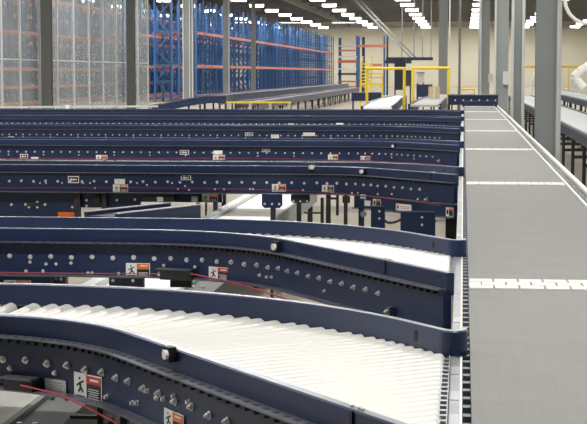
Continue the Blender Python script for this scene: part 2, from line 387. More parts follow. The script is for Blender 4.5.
A = None
class Spur:
    def __init__(s, label, far, near, ph, X0, detail):
        s.ph = ph
        s.far = arc_path(*far, ph, X0, -.066); s.near = arc_path(*near, ph, X0, -.03)
        if s.near[-1][0] > -.03: s.near = [p for p in s.near if p[0] <= -.03]
        s.t = empty('spur_conveyor', (-.8, near[0]-.2, 0), label, 'conveyor', 'spur conveyors beside the main belt')
        T = s.t; s.X0 = X0
        MB().sweep(nose(s.far), [(0, ZR-.009), (0, ZT-.004), (.004, ZT), (.028, ZT), (.032, ZT-.004), (.032, ZR-.009)]).build('guard_rail', M['gloss'], T)
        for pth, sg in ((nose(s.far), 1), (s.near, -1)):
            MB().sweep(pth, [(.004*sg, ZT-.001), (.004*sg, ZT+.001), (.028*sg, ZT+.001), (.028*sg, ZT-.001)]).build('highlight_strip', M['edge_highlight'], T)  # thin pale strip added on each guard top to imitate its highlight
        MB().sweep([p for p in s.far[:-1]]+[(s.far[-1][0]-.05, s.far[-1][1]+.05*math.tan(ph))] if s.far[-1][0]-.05 > s.far[-2][0] else s.far[:-1], [(.005, .635), (.005, ZR-.013), (.05, ZR-.013), (.05, .635)]).build('side_frame', M['navy'], T)
        MB().sweep(s.near, [(0, ZR-.02), (0, ZT-.004), (-.004, ZT), (-.028, ZT), (-.032, ZT-.004), (-.032, ZR-.02)]).build('guard_rail', M['gloss'], T)
        sf = MB().sweep(s.near, [(-.012, .64), (-.012, .80), (-.05, .80), (-.05, .64)]).build('side_frame', M['navy'], T)
        MB().sweep(s.near, [(-.033, .801), (-.033, .806), (-.082, .806), (-.082, .801)]).build('top_flange', M['ledge'], T)
        MB().sweep(s.near, [(-.045, .631), (-.045, .6395), (-.088 if detail != 2 else -.064, .6395), (-.088 if detail != 2 else -.064, .631)]).build('bottom_flange', M['ledge'], T)
        s.sf = sf
        s.face = offset(s.near, -.0505)
        Rn = near[2]
        fine = detail <= 1
        step = lambda a, p: .0375 if -ph+.03 < a < -.02 else .0525
        # rollers, axle ends, slots in the flange
        ax = MB(); sl = MB(); many = MB(); nr = 0
        for p, a in resample(s.near, step):
            d = (-math.sin(a), math.cos(a)); tg = Vector((math.cos(a), math.sin(a), 0)); nn = Vector((d[0], d[1], 0))
            if p[0] < -13: continue
            q = Vector((p[0], p[1], 0))
            ax.obox(q - nn*.058 + Vector((0,0,.790)), tg, nn, Vector((0,0,1)), .007, .007, .007)
            if fine: sl.obox(q - nn*.056 + Vector((0,0,.8062)), tg, nn, Vector((0,0,1)), .010, .008, .0006)
            L = hit_path(p, d, s.far)
            lim = (-.059-p[0])/d[0] if d[0] > 1e-4 else 9
            L = min(L if L else 9, lim)
            if L < .06 or L > 3: continue
            curve = -ph+.03 < a < -.02
            r0, r1 = (.0168, .0325) if curve else (.0238, .0238)
            if L == lim and curve: r1 = r0 + (r1-r0)*min(1, L/.85)
            g0 = .003; z0, z1 = ZR-r0, ZR-r1
            A = Vector((p[0]+d[0]*g0, p[1]+d[1]*g0, z0)); B = Vector((p[0]+d[0]*(L-.004), p[1]+d[1]*(L-.004), z1))
            vis = p[0] > (-2.2, -3.2, -4.9)[min(detail, 2)]
            if detail <= 2 and vis:
                MB().cyl(A, B, r0, r1, n=14).build('roller', M['roller'], T, True); nr += 1
            else: many.cyl(A, B, r0, r1, n=7)
        if many.v: many.build('roller_bed', M['roller'], T, True, kind='stuff')
        ax.build('axle_ends', M['axle'], T, kind='stuff')
        if sl.v: sl.build('flange_slots', M['axle'], T, kind='stuff')
        # big bolts on the frame face
        many = MB()
        bstep = lambda a, p: .088 if -ph+.03 < a < -.02 else .107
        rows = resample(s.face, bstep)
        for k, (p, a) in enumerate(rows):
            if p[0] < -13 or p[0] > -.30: continue
            if detail <= 2 and p[0] > (-2.2, -3.2, -4.9)[detail]: s.bolt(p, a, .731 - (.004 if k % 2 else 0), bolt_me)
            else:
                n = Vector((math.sin(a), -math.cos(a), 0)); c = Vector((p[0], p[1], .726))
                many.cyl(c, c+n*.014, .011, n=6)
                if k % 4 == 1: many.cyl(c+Vector((0,0,-.035)), c+n*.012+Vector((0,0,-.035)), .009, n=6)
        if many.v: many.build('bolt_row', M['steel'], T, kind='stuff')
        # end of the bed: ladder strip along the main belt
        y0 = s.near[-1][1]; y1 = s.far[-1][1]
        lad = MB().box(-.056, -.053, y0, y1, .76, .795).box(-.036, -.033, y0, y1, .76, .795)
        yy = y0+.02
        while yy < y1: lad.box(-.0530, -.0360, yy, yy+.022, .775, .79); yy += .062
        lad.build('transfer_ladder', M['alu'], T)
        # slot in the far guard and splice plates
        s.slot_far()
        # legs
        for i, X in enumerate((-.35, -2.9, -5.4, -7.9, -10.4)):
            if X < X0 or (detail == 2 and X > -5): continue
            for path, nn in ((s.near, -.03), (s.far, .03)):
                p = hit_path((X, -5), (0, 1), path)
                if p is None: continue
                y = p-5+nn
                MB().box(X-.025, X+.025, y-.025, y+.025, 0, .635).build('leg', M['navy_dk'], T)
                MB().box(X-.07, X+.07, y-.06, y+.06, 0, .012).build('foot', M['dk'], T)
    def slot_far(s):
        (x0, y0), (x1, y1) = s.far[-2], s.far[-1]
        a = math.atan2(y1-y0, x1-x0); L = .13
        c = Vector((x1-math.cos(a)*L, y1-math.sin(a)*L, .833)); tg = Vector((math.cos(a), math.sin(a), 0)); nn = Vector((-math.sin(a), math.cos(a), 0))
        # keep it on the inner face of the guard
        h = hit_path((c.x-nn.x*.3, c.y-nn.y*.3), (nn.x, nn.y), s.far)
        if h: c = Vector((c.x-nn.x*.3+nn.x*h, c.y-nn.y*.3+nn.y*h, .833))
        v = []; n = 12
        for k in (0, 1):
            for i in range(n):
                t_ = 2*math.pi*i/n; v.append(c + tg*(.011*math.cos(t_)) + Vector((0,0,1))*(.019*math.sin(t_)) - nn*(.0012 if k else -.002))
        MB().add(v, [tuple(range(n)), tuple(range(2*n-1, n-1, -1))] + [(i, (i+1) % n, n+(i+1) % n, n+i) for i in range(n)]).build('slot_insert', M['slot'], s.t)
    def locate(s, px, py, path=None):
        path = path or s.face; d = ray(px, py)
        t = hit_path((EYE.x, EYE.y), (d.x, d.y), path)
        if t is None: return None
        P = EYE + d*t; best = (9, 0)
        for a, b in zip(path, path[1:]):
            mx = max(0, min(1, ((P.x-a[0])*(b[0]-a[0])+(P.y-a[1])*(b[1]-a[1]))/max(1e-9, (b[0]-a[0])**2+(b[1]-a[1])**2)))
            dd = math.hypot(a[0]+(b[0]-a[0])*mx-P.x, a[1]+(b[1]-a[1])*mx-P.y)
            if dd < best[0]: best = (dd, math.atan2(b[1]-a[1], b[0]-a[0]))
        return P, best[1]
    def bolt(s, p, a, z, me):
        n = Vector((math.sin(a), -math.cos(a), 0)); tg = Vector((math.cos(a), math.sin(a), 0))
        link('bolt', me, s.t, frame_mw((p[0], p[1], z), tg, Vector((0,0,1)), n))
    def bolts_px(s, pts):
        for px, py in pts:
            q = s.locate(px, py)
            if q and .645 < q[0].z < .80: s.bolt((q[0].x, q[0].y), q[1], q[0].z, sbolt_me)
    def fr(s, px, py, path=None, up=.0015):
        P, a = s.locate(px, py, path); n = Vector((math.sin(a), -math.cos(a), 0)); tg = Vector((math.cos(a), math.sin(a), 0))
        return P + n*up, tg, n
    def sticker(s, x0, y0, x1, y1, style, path=None):
        cx_, cy_ = (x0+x1)/2, (y0+y1)/2
        P, tg, n = s.fr(cx_, cy_, path, .0045 if s is A else .0015)
        l = s.fr(x0, cy_, path)[0]; r = s.fr(x1, cy_, path)[0]; W = (Vector((r.x, r.y, 0))-Vector((l.x, l.y, 0))).length
        H = abs((y1-y0))*(P-EYE).dot(cw)/FPX
        Z = Vector((0,0,1))
        def rect(u0, u1, v0, v1, lift, m, name, parent):      # 0..1 in sticker space
            c = P + tg*(W*((u0+u1)/2-.5)) + Z*(H*((v0+v1)/2-.5)) + n*lift
            return MB().obox(c, tg, n, Z, W*(u1-u0)/2, .0004, H*(v1-v0)/2).build(name, m, parent)
        base = rect(0, 1, 0, 1, 0, M['alu'] if style == 'plate' else M['sticker'], 'sticker', s.t)
        if style in ('warn', 'warnred'):
            hd = M['orange'] if style == 'warn' else M['redst']
            rect(.46, .97, .05, .95, .0008, M['stblack'], 'text_panel', base)
            rect(.46, .97, .66 if style == 'warnred' else .56, .95, .0014, hd, 'header_band', base)
            tl = MB()
            for k in range(5):
                v = .12+k*.085 if style == 'warnred' else .10+k*.055
                tl.obox(P + tg*(W*(.71-.5)) + Z*(H*(v-.5)) + n*.0014, tg, n, Z, W*(.20-.02*(k % 3)), .0003, H*.014)
            tl.obox(P + tg*(W*.24) + Z*(H*.31) + n*.002, tg, n, Z, W*.15, .0003, H*.04)
            tl.build('text_lines', M['sticker'], base, kind='stuff')
            f = MB()
            def limb(a_, b_, wd):
                A = P + tg*(W*(a_[0]-.5)) + Z*(H*(a_[1]-.5)) + n*.001; B = P + tg*(W*(b_[0]-.5)) + Z*(H*(b_[1]-.5)) + n*.001
                d = (B-A); L = d.length; d.normalize(); f.obox((A+B)/2, d, n, d.cross(n), L/2, .0003, wd*H)
            limb((.25, .42), (.22, .66), .06); limb((.22, .62), (.10, .50), .035); limb((.22, .62), (.36, .72), .035)
            limb((.25, .44), (.34, .30), .045); limb((.25, .44), (.16, .28), .045); limb((.21, .74), (.21, .84), .05); limb((.06, .12), (.40, .12), .03)
            f.build('pictogram', M['stblack'], base)
        elif style == 'arrow':
            rect(.07, .93, .14, .86, .0008, M['stblack'], 'arrow_field', base)
            a = MB(); a.obox(P + n*.0016 + tg*(W*.08), tg, n, Z, W*.22, .0003, H*.09)
            c = P + n*.0016
            v = [c+tg*(-W*.34), c+tg*(-W*.12)+Z*(H*.26), c+tg*(-W*.12)-Z*(H*.26)]; v += [q+n*.0004 for q in v]
            a.add(v, [(0,1,2), (5,4,3), (0,3,4,1), (1,4,5,2), (2,5,3,0)]); a.build('arrow', M['sticker'], base)
        elif style == 'plate':
            tl = MB()
            for k in range(4): tl.obox(P + n*.0008 + Z*(H*(-.3+.18*k)) - tg*(W*.05*(k % 2)), tg, n, Z, W*.36, .0003, H*.02)
            tl.build('text_lines', M['darkcol'], base, kind='stuff')
        elif style == 'long':
            rect(.06, .18, .25, .75, .0008, M['redst'], 'red_mark', base)
            tl = MB()
            for k in range(2): tl.obox(P + n*.0008 + tg*(W*.1) + Z*(H*(.12-.24*k)), tg, n, Z, W*.3, .0003, H*.04)
            tl.build('text_lines', M['redst'], base, kind='stuff')
        elif style == 'sign2':
            rect(.42, .95, .06, .94, .0008, M['stblack'], 'text_panel', base); rect(.42, .95, .70, .94, .0014, M['orange'], 'header_band', base)
            rect(.10, .34, .25, .75, .0008, M['stblack'], 'pictogram', base)
    def sensor(s, px, py, wpx=14, path=None):
        """photo-eye bracket with a round reflector on the near guard rail"""
        path = offset(s.near, -.034)
        P, tg, n = s.fr(px, py, path, .0); Z = Vector((0,0,1)); sc = wpx*P.y/FPX/2
        b = MB().obox(P+n*.012, tg, n, Z, sc, .012, sc*1.1).build('sensor_bracket', M['black'], s.t)
        MB().cyl(P+n*.024+tg*sc*.35, P+n*.034+tg*sc*.35, sc*.68, n=14).build('reflector', M['sticker'], b)
        MB().obox(P+n*.027-tg*sc*.45, tg, n, Z, sc*.28, .003, sc*.6).build('sensor_face', M['alu'], b)
    def switch(s, x0, y0, x1, y1, plate=True):
        P, tg, n = s.fr((x0+x1)/2, (y0+y1)/2, None, 0); Z = Vector((0,0,1)); k = (P-EYE).dot(cw)/FPX
        W, H = (x1-x0)*k, (y1-y0)*k
        b = MB().obox(P+n*.03, tg, n, Z, W/2, .026, H/2).build('pull_switch', M['black'], s.t)
        MB().obox(P+n*.03+Z*(H/2+.002)-tg*W*.1, tg, n, Z, W*.55, .03, .0025).build('switch_cover', M['ledge'], b)
        MB().cyl(P+n*.03-tg*W*.5, P+n*.03-tg*W*.62, H*.25, n=10).build('cord_gland', M['steel'], b)
    def splice(s, px, py, hpx):
        path = offset(s.near, -.033)
        P, tg, n = s.fr(px, py, path, 0); k = (P-EYE).dot(cw)/FPX
        P.z = ZT - .030
        b = MB().obox(P+n*.002, tg, n, Vector((0,0,1)), .006, .002, .029).build('splice_plate', M['navy_dk'], s.t)
        for u in (-.022, .008, .024):
            c = Vector((P.x, P.y, ZT))+n*(-.014)+tg*u; MB().cyl(c, c+Vector((0,0,.007)), .006, n=6).build('screw', M['steel'], b)
    def clamp(s, px, py):
        """cable clamp cluster on the frame face near the end"""
        P, tg, n = s.fr(px, py, None, 0); Z = Vector((0,0,1))
        b = MB().obox(P+n*.012, tg, n, Z, .022, .012, .012).obox(P+n*.016+tg*.012+Z*.014, tg, n, Z, .008, .012, .010).build('cable_clamp', M['deck'], s.t)
        MB().cyl(P+n*.03-tg*.012, P+n*.03+tg*.02+Z*.012, .005, n=8).build('clamp_screw', M['steel'], b)

R_ = math.radians
A = Spur('nearest curved roller spur conveyor with navy guards, at the bottom of the picture', (5.823, -1.7, 1.9), (5.121, -1.7, .9), R_(54), -5.0, 0)
B = Spur('second roller spur conveyor from the camera, curving down to the main belt', (8.56, -1.5, 1.5), (7.96, -1.65, 1.05), R_(57), -7.0, 1)
C = Spur('third roller spur conveyor from the camera, with open floor under it', (14.15, -1.0, .9), (13.55, -1.25, .75), R_(48), -13.0, 2)
def std(Yend, label, X0=-13.2):
    return Spur(label, (Yend+.42, -1.0, .9), (Yend-.20, -1.25, .75), R_(48), X0, 3)
D = std(18.87, 'fourth navy spur conveyor from the camera')
E_ = std(24.1, 'fifth navy spur conveyor from the camera')
F = std(29.5, 'sixth navy spur conveyor from the camera')
G = std(34.5, 'farthest navy spur conveyor near the end of the main belt')

A.bolts_px([(10,368),(55,373),(107,397),(133,403),(138,403),(148,391),(157.5,398),(164,399),(174.5,396),(189,402)])
B.bolts_px([(30,262),(46,264),(56,264),(71,263),(26,271),(43,271),(88,273),(92,273),(118.6,273.6),(163.7,265.5),(195,267),(232,280),(249,283),(252,283),(260,275),(267,277),(272,277),(302,293),(307,294),(325,291)])
C.bolts_px([(34,182),(40,183),(46,183),(62,183),(83,183),(90,183),(95,188),(119,188),(137,183),(147,185),(178,189),(185,186),(189,190),(172,183),(215,189),(224,189),(250,189),(253,189),(303,190),(352,193),(358,193),(392,194),(378,194),(408,199),(418,199),(420,208),(424,208)])
A.sticker(75, 374, 103, 401, 'warnred'); A.sticker(46, 379, 67, 393, 'plate'); A.sticker(165.5, 411, 185, 432, 'warn')
B.sticker(126, 263, 150, 277, 'warn'); B.sticker(209, 267, 229, 281, 'warnred'); B.sticker(273.5, 290, 282, 298, 'plain')
C.sticker(68, 176, 79, 183, 'arrow'); C.sticker(113, 184.5, 128, 192, 'warn'); C.sticker(114.5, 179, 125, 184, 'plain')
C.sticker(181, 175.5, 191, 180, 'arrow'); C.sticker(272, 184, 286, 191.5, 'warn'); C.sticker(322, 185, 334, 192.5, 'warnred')
C.sticker(202, 194, 218, 201.5, 'warn', offset(C.near, -.062)) if False else None
C.sticker(360.5, 194.5, 366, 199, 'plain'); C.sticker(364, 200.5, 371, 206, 'plain'); C.sticker(373, 199, 381, 207, 'sign2')
C.sticker(396, 204, 411.5, 211, 'long'); C.sticker(446, 207.5, 453.5, 216.5, 'sign2')
D.sticker(20, 154, 28, 158.5, 'arrow'); D.sticker(31, 157, 38.5, 160, 'plain'); D.sticker(96, 155, 107.5, 160, 'warn')
D.sticker(180, 150, 189, 154.5, 'arrow'); D.sticker(213.5, 150.5, 222.5, 154.5, 'plain'); D.sticker(213, 155, 225, 160, 'warn'); D.sticker(262, 149, 270, 152, 'arrow')
D.sticker(328, 154.5, 338, 160, 'warn'); D.sticker(358, 156, 372, 160, 'warnred')
E_.sticker(245, 132.5, 253, 136, 'arrow'); E_.sticker(271, 134.5, 279, 138.5, 'plain'); E_.sticker(303, 132.5, 315, 136, 'plain'); E_.sticker(8, 136.5, 14, 139, 'plain')
F.sticker(336, 123, 343, 125.5, 'plain'); F.sticker(288, 123.5, 294, 125.5, 'plain')
A.sensor(173.5, 353.5, 14); B.sensor(278, 246.5, 10); C.sensor(311, 167, 7); C.sensor(363, 171.5, 6); D.sensor(394, 146, 4)
A.switch(11, 377, 45, 388); B.switch(163, 269, 197, 279)
A.splice(352, 405, 20); B.splice(385, 264, 12); C.splice(431, 173, 6)
B.clamp(392, 312); C.clamp(428, 200); D.clamp(440, 161)

# ------------------------------------------------------------------ red pull cords
def cord(pts, r, label):
    t = MB().tube(pts, r, 6).build('pull_cord', M['cord'], None, True, label=label, category='cord', group='red emergency pull cords')
def facept(sp, px, py, off=.05):
    P, tg, n = sp.fr(px, py, None, off); return P
cord([facept(A, x, y) for x, y in ((-25, 378), (0, 378.5), (10, 378.8))], .003, 'short red pull cord running into the black switch at the lower left corner')
p0 = facept(A, 32, 382, .06)
cord([p0, onz(60, 394.5, .66), onz(85, 406.5, .635), onz(118, 424, .61), onz(150, 440, .59)], .0026, 'red pull cord hanging slack below the nearest spur conveyor')
cord([facept(B, x, y) for x, y in ((-20, 271), (0, 271.2), (60, 272), (126, 272.5), (163, 272.8))], .0026, 'straight red pull cord along the second spur conveyor, left of its switch')
cord([facept(B, 196, 272.6), facept(B, 232, 280, .05), facept(B, 262, 287.5, .05), facept(B, 292, 297, .05), facept(B, 322, 309, .05)], .004, 'red pull cord sloping down along the second spur conveyor, right of its switch')
cord([facept(C, x, y) for x, y in ((-10, 187.5), (60, 187.2), (140, 187.2), (220, 188), (280, 189.5), (330, 192), (380, 196.5), (420, 201.5), (446, 205))], .0022, 'red pull cord along the third spur conveyor')
cord([facept(D, x, y) for x, y in ((-10, 158), (140, 158), (260, 158), (360, 160), (420, 163), (446, 164.3))], .0022, 'red pull cord along the fourth spur conveyor')

# ------------------------------------------------------------------ main belt conveyor
XL, XR, Y0, Y1 = .028, .79, 1.5, 42.2
t = empty('main_belt_conveyor', (.4, 2, 0), 'long grey modular belt conveyor with white cross bands running away from the camera', 'conveyor')
MB().box(XL, XR, Y0, Y1, .785, ZR).build('belt', M['belt'], t)
lk = MB().add([(-.0475,-.0465,0),(.0475,-.0465,0),(.0475,.0465,0),(-.0475,.0465,0),(-.046,-.045,.005),(.046,-.045,.005),(.046,.045,.005),(-.046,.045,.005)],
              [(0,3,2,1),(4,5,6,7),(0,1,5,4),(1,2,6,5),(2,3,7,6),(3,0,4,7)]).mesh('belt_link', M['wlink'])
lh = MB().add([(-.0245,-.048,0),(.0245,-.048,0),(.0245,.048,0),(-.0245,.048,0),(-.023,-.046,.004),(.023,-.046,.004),(.023,.046,.004),(-.023,.046,.004)],
              [(0,3,2,1),(4,5,6,7),(0,1,5,4),(1,2,6,5),(2,3,7,6),(3,0,4,7)]).mesh('belt_link', M['wlink'])
for yb in (6.53, 12.55, 18.2, 23.97, 29.9, 35.9, 41.6):
    for rrow in range(3):
        y = yb+(rrow-1)*.099; x = XL+.001
        if rrow % 2: link('belt_link', lh, t, Matrix.Translation((x+.025, y, ZR+.0002))); x += .051
        while x < XR-.03:
            if x+.1 > XR: link('belt_link', lh, t, Matrix.Translation((x+.025, y, ZR+.0002)))
            else: link('belt_link', lk, t, Matrix.Translation((x+.05, y, ZR+.0002)))
            x += .1015
# left side
MB().box(-.030, -.002, Y0, Y1, .60, .786).build('side_rail', M['railalu'], t)
MB().box(-.002, .004, Y0, Y1, .70, .789).build('edge_strip', M['white'], t)
teeth = MB(); y = Y0
while y < 20: teeth.box(.006, .026, y, y+.035, .765, .79); y += .11
teeth.build('chain_links', M['deck'], t, kind='stuff')
MB().box(.004, .028, Y0, Y1, .70, .755).build('chain_channel', M['black'], t)
# rectangular clips on the side rail
for y in (3.95, 4.25, 4.62, 5.1, 5.6, 7.8, 8.6, 9.9, 11.0):
    MB().box(-.028, -.004, y, y+.12, .7862, .7875).build('rail_label', M['alu'], t)
# right side
MB().box(XR+.002, XR+.016, Y0, Y1, .72, .812).build('edge_strip', M['white'], t)
MB().box(XR+.016, XR+.085, Y0, Y1, .70, .775).build('side_channel', M['grey'], t)
MB().box(XR+.085, XR+.105, Y0, Y1, .62, .80).build('side_rail', M['alu'], t)
MB().cyl((XR+.104, Y0, .812), (XR+.104, Y1, .812), .016, n=10).build('round_rail', M['white'], t, True)
MB().box(XR+.042, XR+.056, Y0, Y1, .775, .785).build('cable_strip', M['dk'], t)
bl = MB(); y = 8.
while y < 26:
    bl.cyl((XR+.03, y, .775), (XR+.03, y, .79), .008, n=6); bl.cyl((XR+.072, y+.1, .775), (XR+.072, y+.1, .788), .007, n=6); y += .3
bl.build('channel_bolts', M['steel'], t, kind='stuff')
MB().box(-.0, XR+.085, Y0, Y1, .60, .70).build('belt_pan', M['dk'], t)
MB().box(-.13, .5, 12.62, 12.9, .30, .5995).build('dark_filler', M['black'], t)  # black box added to fill the dark area under the belt
yy = 3.0
while yy < Y1:
    for x in (.05, XR+.02): MB().box(x, x+.05, yy, yy+.05, 0, .60).build('leg', M['navy_dk'], t)
    MB().box(.1, XR+.02, yy+.005, yy+.045, .2, .25).build('cross_brace', M['navy_dk'], t)
    yy += 2.95
MB().box(-.03, XR+.105, Y1+.02, Y1+.25, .58, .93).build('end_guard', M['navy'], t)

# ------------------------------------------------------------------ lower take-away belt under the spurs
ZB = .45
t = empty('lower_belt_conveyor', (-1.85, 8, 0), 'low white belt conveyor passing under the spur conveyors', 'conveyor')
MB().box(-2.03, -1.575, 3.2, 17, ZB-.02, ZB).build('belt', M['wbelt'], t)
MB().box(-2.11, -2.035, 3.2, 17, ZB-.14, ZB+.035).build('side_frame', M['alu'], t)
MB().box(-1.57, -1.545, 3.2, 17, ZB-.16, ZB+.006).build('side_frame', M['grey'], t)
MB().box(-1.545, -1.38, 3.2, 13.0, ZB-.16, ZB-.01).build('motor_channel', M['dk'], t)
for y in [4.9+.45*k for k in range(18)]:
    for x in (-1.525, -1.47): MB().cyl((x, y, ZB-.01), (x, y, ZB+.0), .010, n=8).build('bolt', M['steel'], t)
for y in (4.5, 7.0, 9.6, 12.2, 14.8, 16.6):
    for x in (-2.14, -1.61): MB().box(x, x+.05, y, y+.05, 0, ZB-.14).build('leg', M['dk'], t)
# angled merge conveyor beside it
t = empty('merge_conveyor', (-3.0, 12, 0), 'low navy conveyor with pale edges joining the white belt at an angle', 'conveyor')
a = Vector((-2.62, 11.98)); b = Vector((-2.13, 12.9))
d = (b-a).normalized(); nrm = Vector((-d.y, d.x))
def mpath(o): return [tuple(a+nrm*o), tuple(b+nrm*o)]
MB().sweep(mpath(0), [(0, .42), (0, .585), (.03, .585), (.03, .42)]).build('side_frame', M['navy'], t)
MB().sweep(mpath(0), [(-.008, .585), (-.008, .592), (.04, .592), (.04, .585)]).build('edge_strip', M['alu'], t)
MB().sweep(mpath(.31), [(0, .42), (0, .585), (.03, .585), (.03, .42)]).build('side_frame', M['navy'], t)
MB().sweep(mpath(.31), [(-.01, .585), (-.01, .592), (.04, .592), (.04, .585)]).build('edge_strip', M['alu'], t)
MB().sweep(mpath(.03), [(0, .54), (0, .56), (.28, .56), (.28, .54)]).build('belt', M['navy_dk'], t)
for q in (.2, .75):
    for o in (.01, .29):
        p = a+(b-a)*q+nrm*o; MB().box(p.x-.02, p.x+.02, p.y-.02, p.y+.02, 0, .42).build('leg', M['dk'], t)

# ------------------------------------------------------------------ plates and stands hanging under the third spur
def under(px0, py0, px1, py1, Y, dep, m, name, parent):
    a = ony(px0, py0, Y); b = ony(px1, py1, Y)
    return MB().box(a.x, b.x, Y, Y+dep, max(b.z, .0), a.z).build(name, M[m], parent)
YC = 13.62
dp = under(-12, 191.5, 76, 219, YC, .06, 'navy', 'drive_plate', C.t)
for px, py in ((11.5, 204.5), (25.5, 204.5), (29, 207), (37.5, 202), (37.5, 207), (45, 204.5), (72.5, 207)):
    p = ony(px, py, YC); link('bolt', bolt_me, C.t, frame_mw(p, Vector((1,0,0)), Vector((0,0,1)), Vector((0,-1,0))))
a = ony(58, 212, YC-.002); b = ony(74.5, 217, YC-.002)
MB().box(a.x, b.x, YC-.004, YC-.0005, b.z, a.z).build('orange_label', mat('label_orange', (.85, .16, .02), .5), C.t)
p = ony(33, 204.5, YC-.004); MB().box(p.x-.05, p.x+.05, YC-.012, YC, p.z-.016, p.z+.016).build('name_plate', M['dk'], C.t)
dp2 = under(76, 191.5, 140, 208, YC+.02, .05, 'navy', 'drive_plate', C.t)
for px, py in ((86.5, 200), (86.5, 206), (117, 200), (135, 199.5)):
    p = ony(px, py, YC+.02); link('bolt', bolt_me, C.t, frame_mw(p, Vector((1,0,0)), Vector((0,0,1)), Vector((0,-1,0))))
under(140, 191.5, 222, 202.5, YC+.02, .05, 'navy', 'drive_plate', C.t)
for x0, y0, x1, y1 in ((74, 193, 80.5, 232), (101.5, 193, 106.5, 232), (196, 203, 199.5, 232), (205, 203, 206.5, 232)):
    under(x0, y0, x1, y1+30, YC-.05, .05, 'dk', 'leg', C.t)
under(92, 196.5, 100, 203, YC-.05, .1, 'black', 'motor', C.t); under(143, 190.5, 174, 202, YC-.08, .1, 'black', 'motor', C.t)
under(157, 197, 163, 201.5, YC-.1, .02, 'steel', 'motor_plate', C.t); under(191.5, 196.5, 197.5, 201.5, YC-.06, .06, 'alu', 'box', C.t)
# small warning sticker on the plate
class _P: pass
fl = [(-9, YC+.0185), (0, YC+.0185)]
C.sticker(202, 194, 218, 201.5, 'warn', fl)
YB = 7.93
under(-30, 276, 52, 300, YB, .05, 'navy', 'drive_plate', B.t)
B.sticker(4, 280, 31, 287, 'warn', [(-9, YB-.001), (0, YB-.001)])
under(52, 277, 66, 300, YB+.1, .05, 'dk', 'leg', B.t)
for px in (56, 61): p = ony(px, 279, YB+.1); link('bolt', sbolt_me, B.t, frame_mw(p, Vector((1,0,0)), Vector((0,0,1)), Vector((0,-1,0))))
under(109, 278, 143, 300, YB+.1, .05, 'navy_dk', 'drive_plate', B.t)
for px in (113, 133): p = ony(px, 280.5, YB+.1); link('bolt', sbolt_me, B.t, frame_mw(p, Vector((1,0,0)), Vector((0,0,1)), Vector((0,-1,0))))
under(170, 280, 191, 287.5, YB+.1, .05, 'black', 'motor', B.t)
q = C.locate(357, 198)[0]
cut = [(q.x, hit_path((q.x, -5), (0, 1), C.near)-5)] + [p for p in C.near if p[0] > q.x+.01]
MB().sweep(cut, [(-.014, .535), (-.014, .632), (-.051, .632), (-.051, .535)]).build('lower_plate', M['navy'], C.t)
MB().sweep(cut, [(-.045, .526), (-.045, .5345), (-.088, .5345), (-.088, .526)]).build('bottom_flange', M['ledge'], C.t)
under(97, 398, 104, 500, 5.35, .04, 'navy_dk', 'leg', A.t); under(120, 400, 128, 500, 5.35, .04, 'navy_dk', 'leg', A.t)
under(70, 415.5, 97, 419.5, 5.36, .03, 'dk', 'cross_bar', A.t)
# bracket stands
def stand(px, pw, top, zb, plx, ply0, ply1, Y, m, label):
    p = ony(px, top, Y); s = Y/FPX
    t = empty('support_stand', (p.x, Y, 0), label, 'stand', 'support stands under the spurs')
    a = ony(plx[0], ply0, Y); b = ony(plx[1], ply1, Y); c = .018
    v = []
    for y in (Y-.012, Y):
        v += [(a.x, y, a.z), (b.x, y, a.z), (b.x, y, b.z+c), (b.x-c, y, b.z), (a.x+c, y, b.z), (a.x, y, b.z+c)]
    MB().add(v, [(0,1,2,3,4,5), (11,10,9,8,7,6)]+[(i, (i+1) % 6, 6+(i+1) % 6, 6+i) for i in range(6)]).build('bracket_plate', M[m], t)
    MB().box(p.x-pw*s/2, p.x+pw*s/2, Y, Y+.04, zb, a.z).build('post', M['dk'], t)
    MB().box(p.x-.03, p.x+.03, Y-.04, Y+.09, zb, zb+.012).build('foot', M['dk'], t)
    for dx in (-.35, 0, .35):
        q = (a+b)/2; MB().cyl((q.x+dx*(b.x-a.x), Y-.012, q.z-.02), (q.x+dx*(b.x-a.x), Y-.022, q.z-.02), .009, n=8).build('bolt', M['steel'], t)
stand(272.8, 5, 195, 0, (262, 282.5), 194, 208, 11.3, 'navy', 'navy bracket on a dark post over the low white belt')
stand(298.8, 4.5, 195, 0, (291, 310), 194.5, 203, 13.56, 'dk', 'black T shaped bracket on a post just right of the low white belt')
t = empty('trestle', ony(330, 220, 13.5), 'dark leg frame with a cross bar under the third spur conveyor', 'trestle')
for x0, x1, y0 in ((320.5, 323.5, 198), (326, 330.5, 194)):
    a = ony(x0, y0, 13.5); b = ony(x1, y0, 13.5); MB().box(a.x, b.x, 13.5, 13.54, 0, a.z).build('leg', M['dk'], t)
a = ony(304, 212, 13.52); b = ony(320.5, 213.8, 13.52); MB().box(a.x, b.x, 13.51, 13.54, b.z, a.z).build('cross_bar', M['dk'], t)
a = ony(330, 197.5, 13.52); b = ony(337, 199.5, 13.52); MB().box(a.x, b.x, 13.51, 13.54, b.z, a.z).build('cross_bar', M['dk'], t)
a = ony(336, 195, 13.5); b = ony(338.5, 215.5, 13.5); MB().box(a.x, b.x, 13.5, 13.54, b.z, a.z).build('drop_bar', M['dk'], t)
t = empty('leg_post', ony(346, 220, 13.3), 'single dark post under the third spur conveyor', 'post')
a = ony(343.8, 195, 13.3); b = ony(347.4, 195, 13.3); MB().box(a.x, b.x, 13.3, 13.34, 0, a.z).build('post', M['dk'], t)
a = ony(342.5, 196, 13.29); b = ony(350, 203, 13.29); MB().box(a.x, b.x, 13.285, 13.299, b.z, a.z).build('clamp', M['dk'], t)
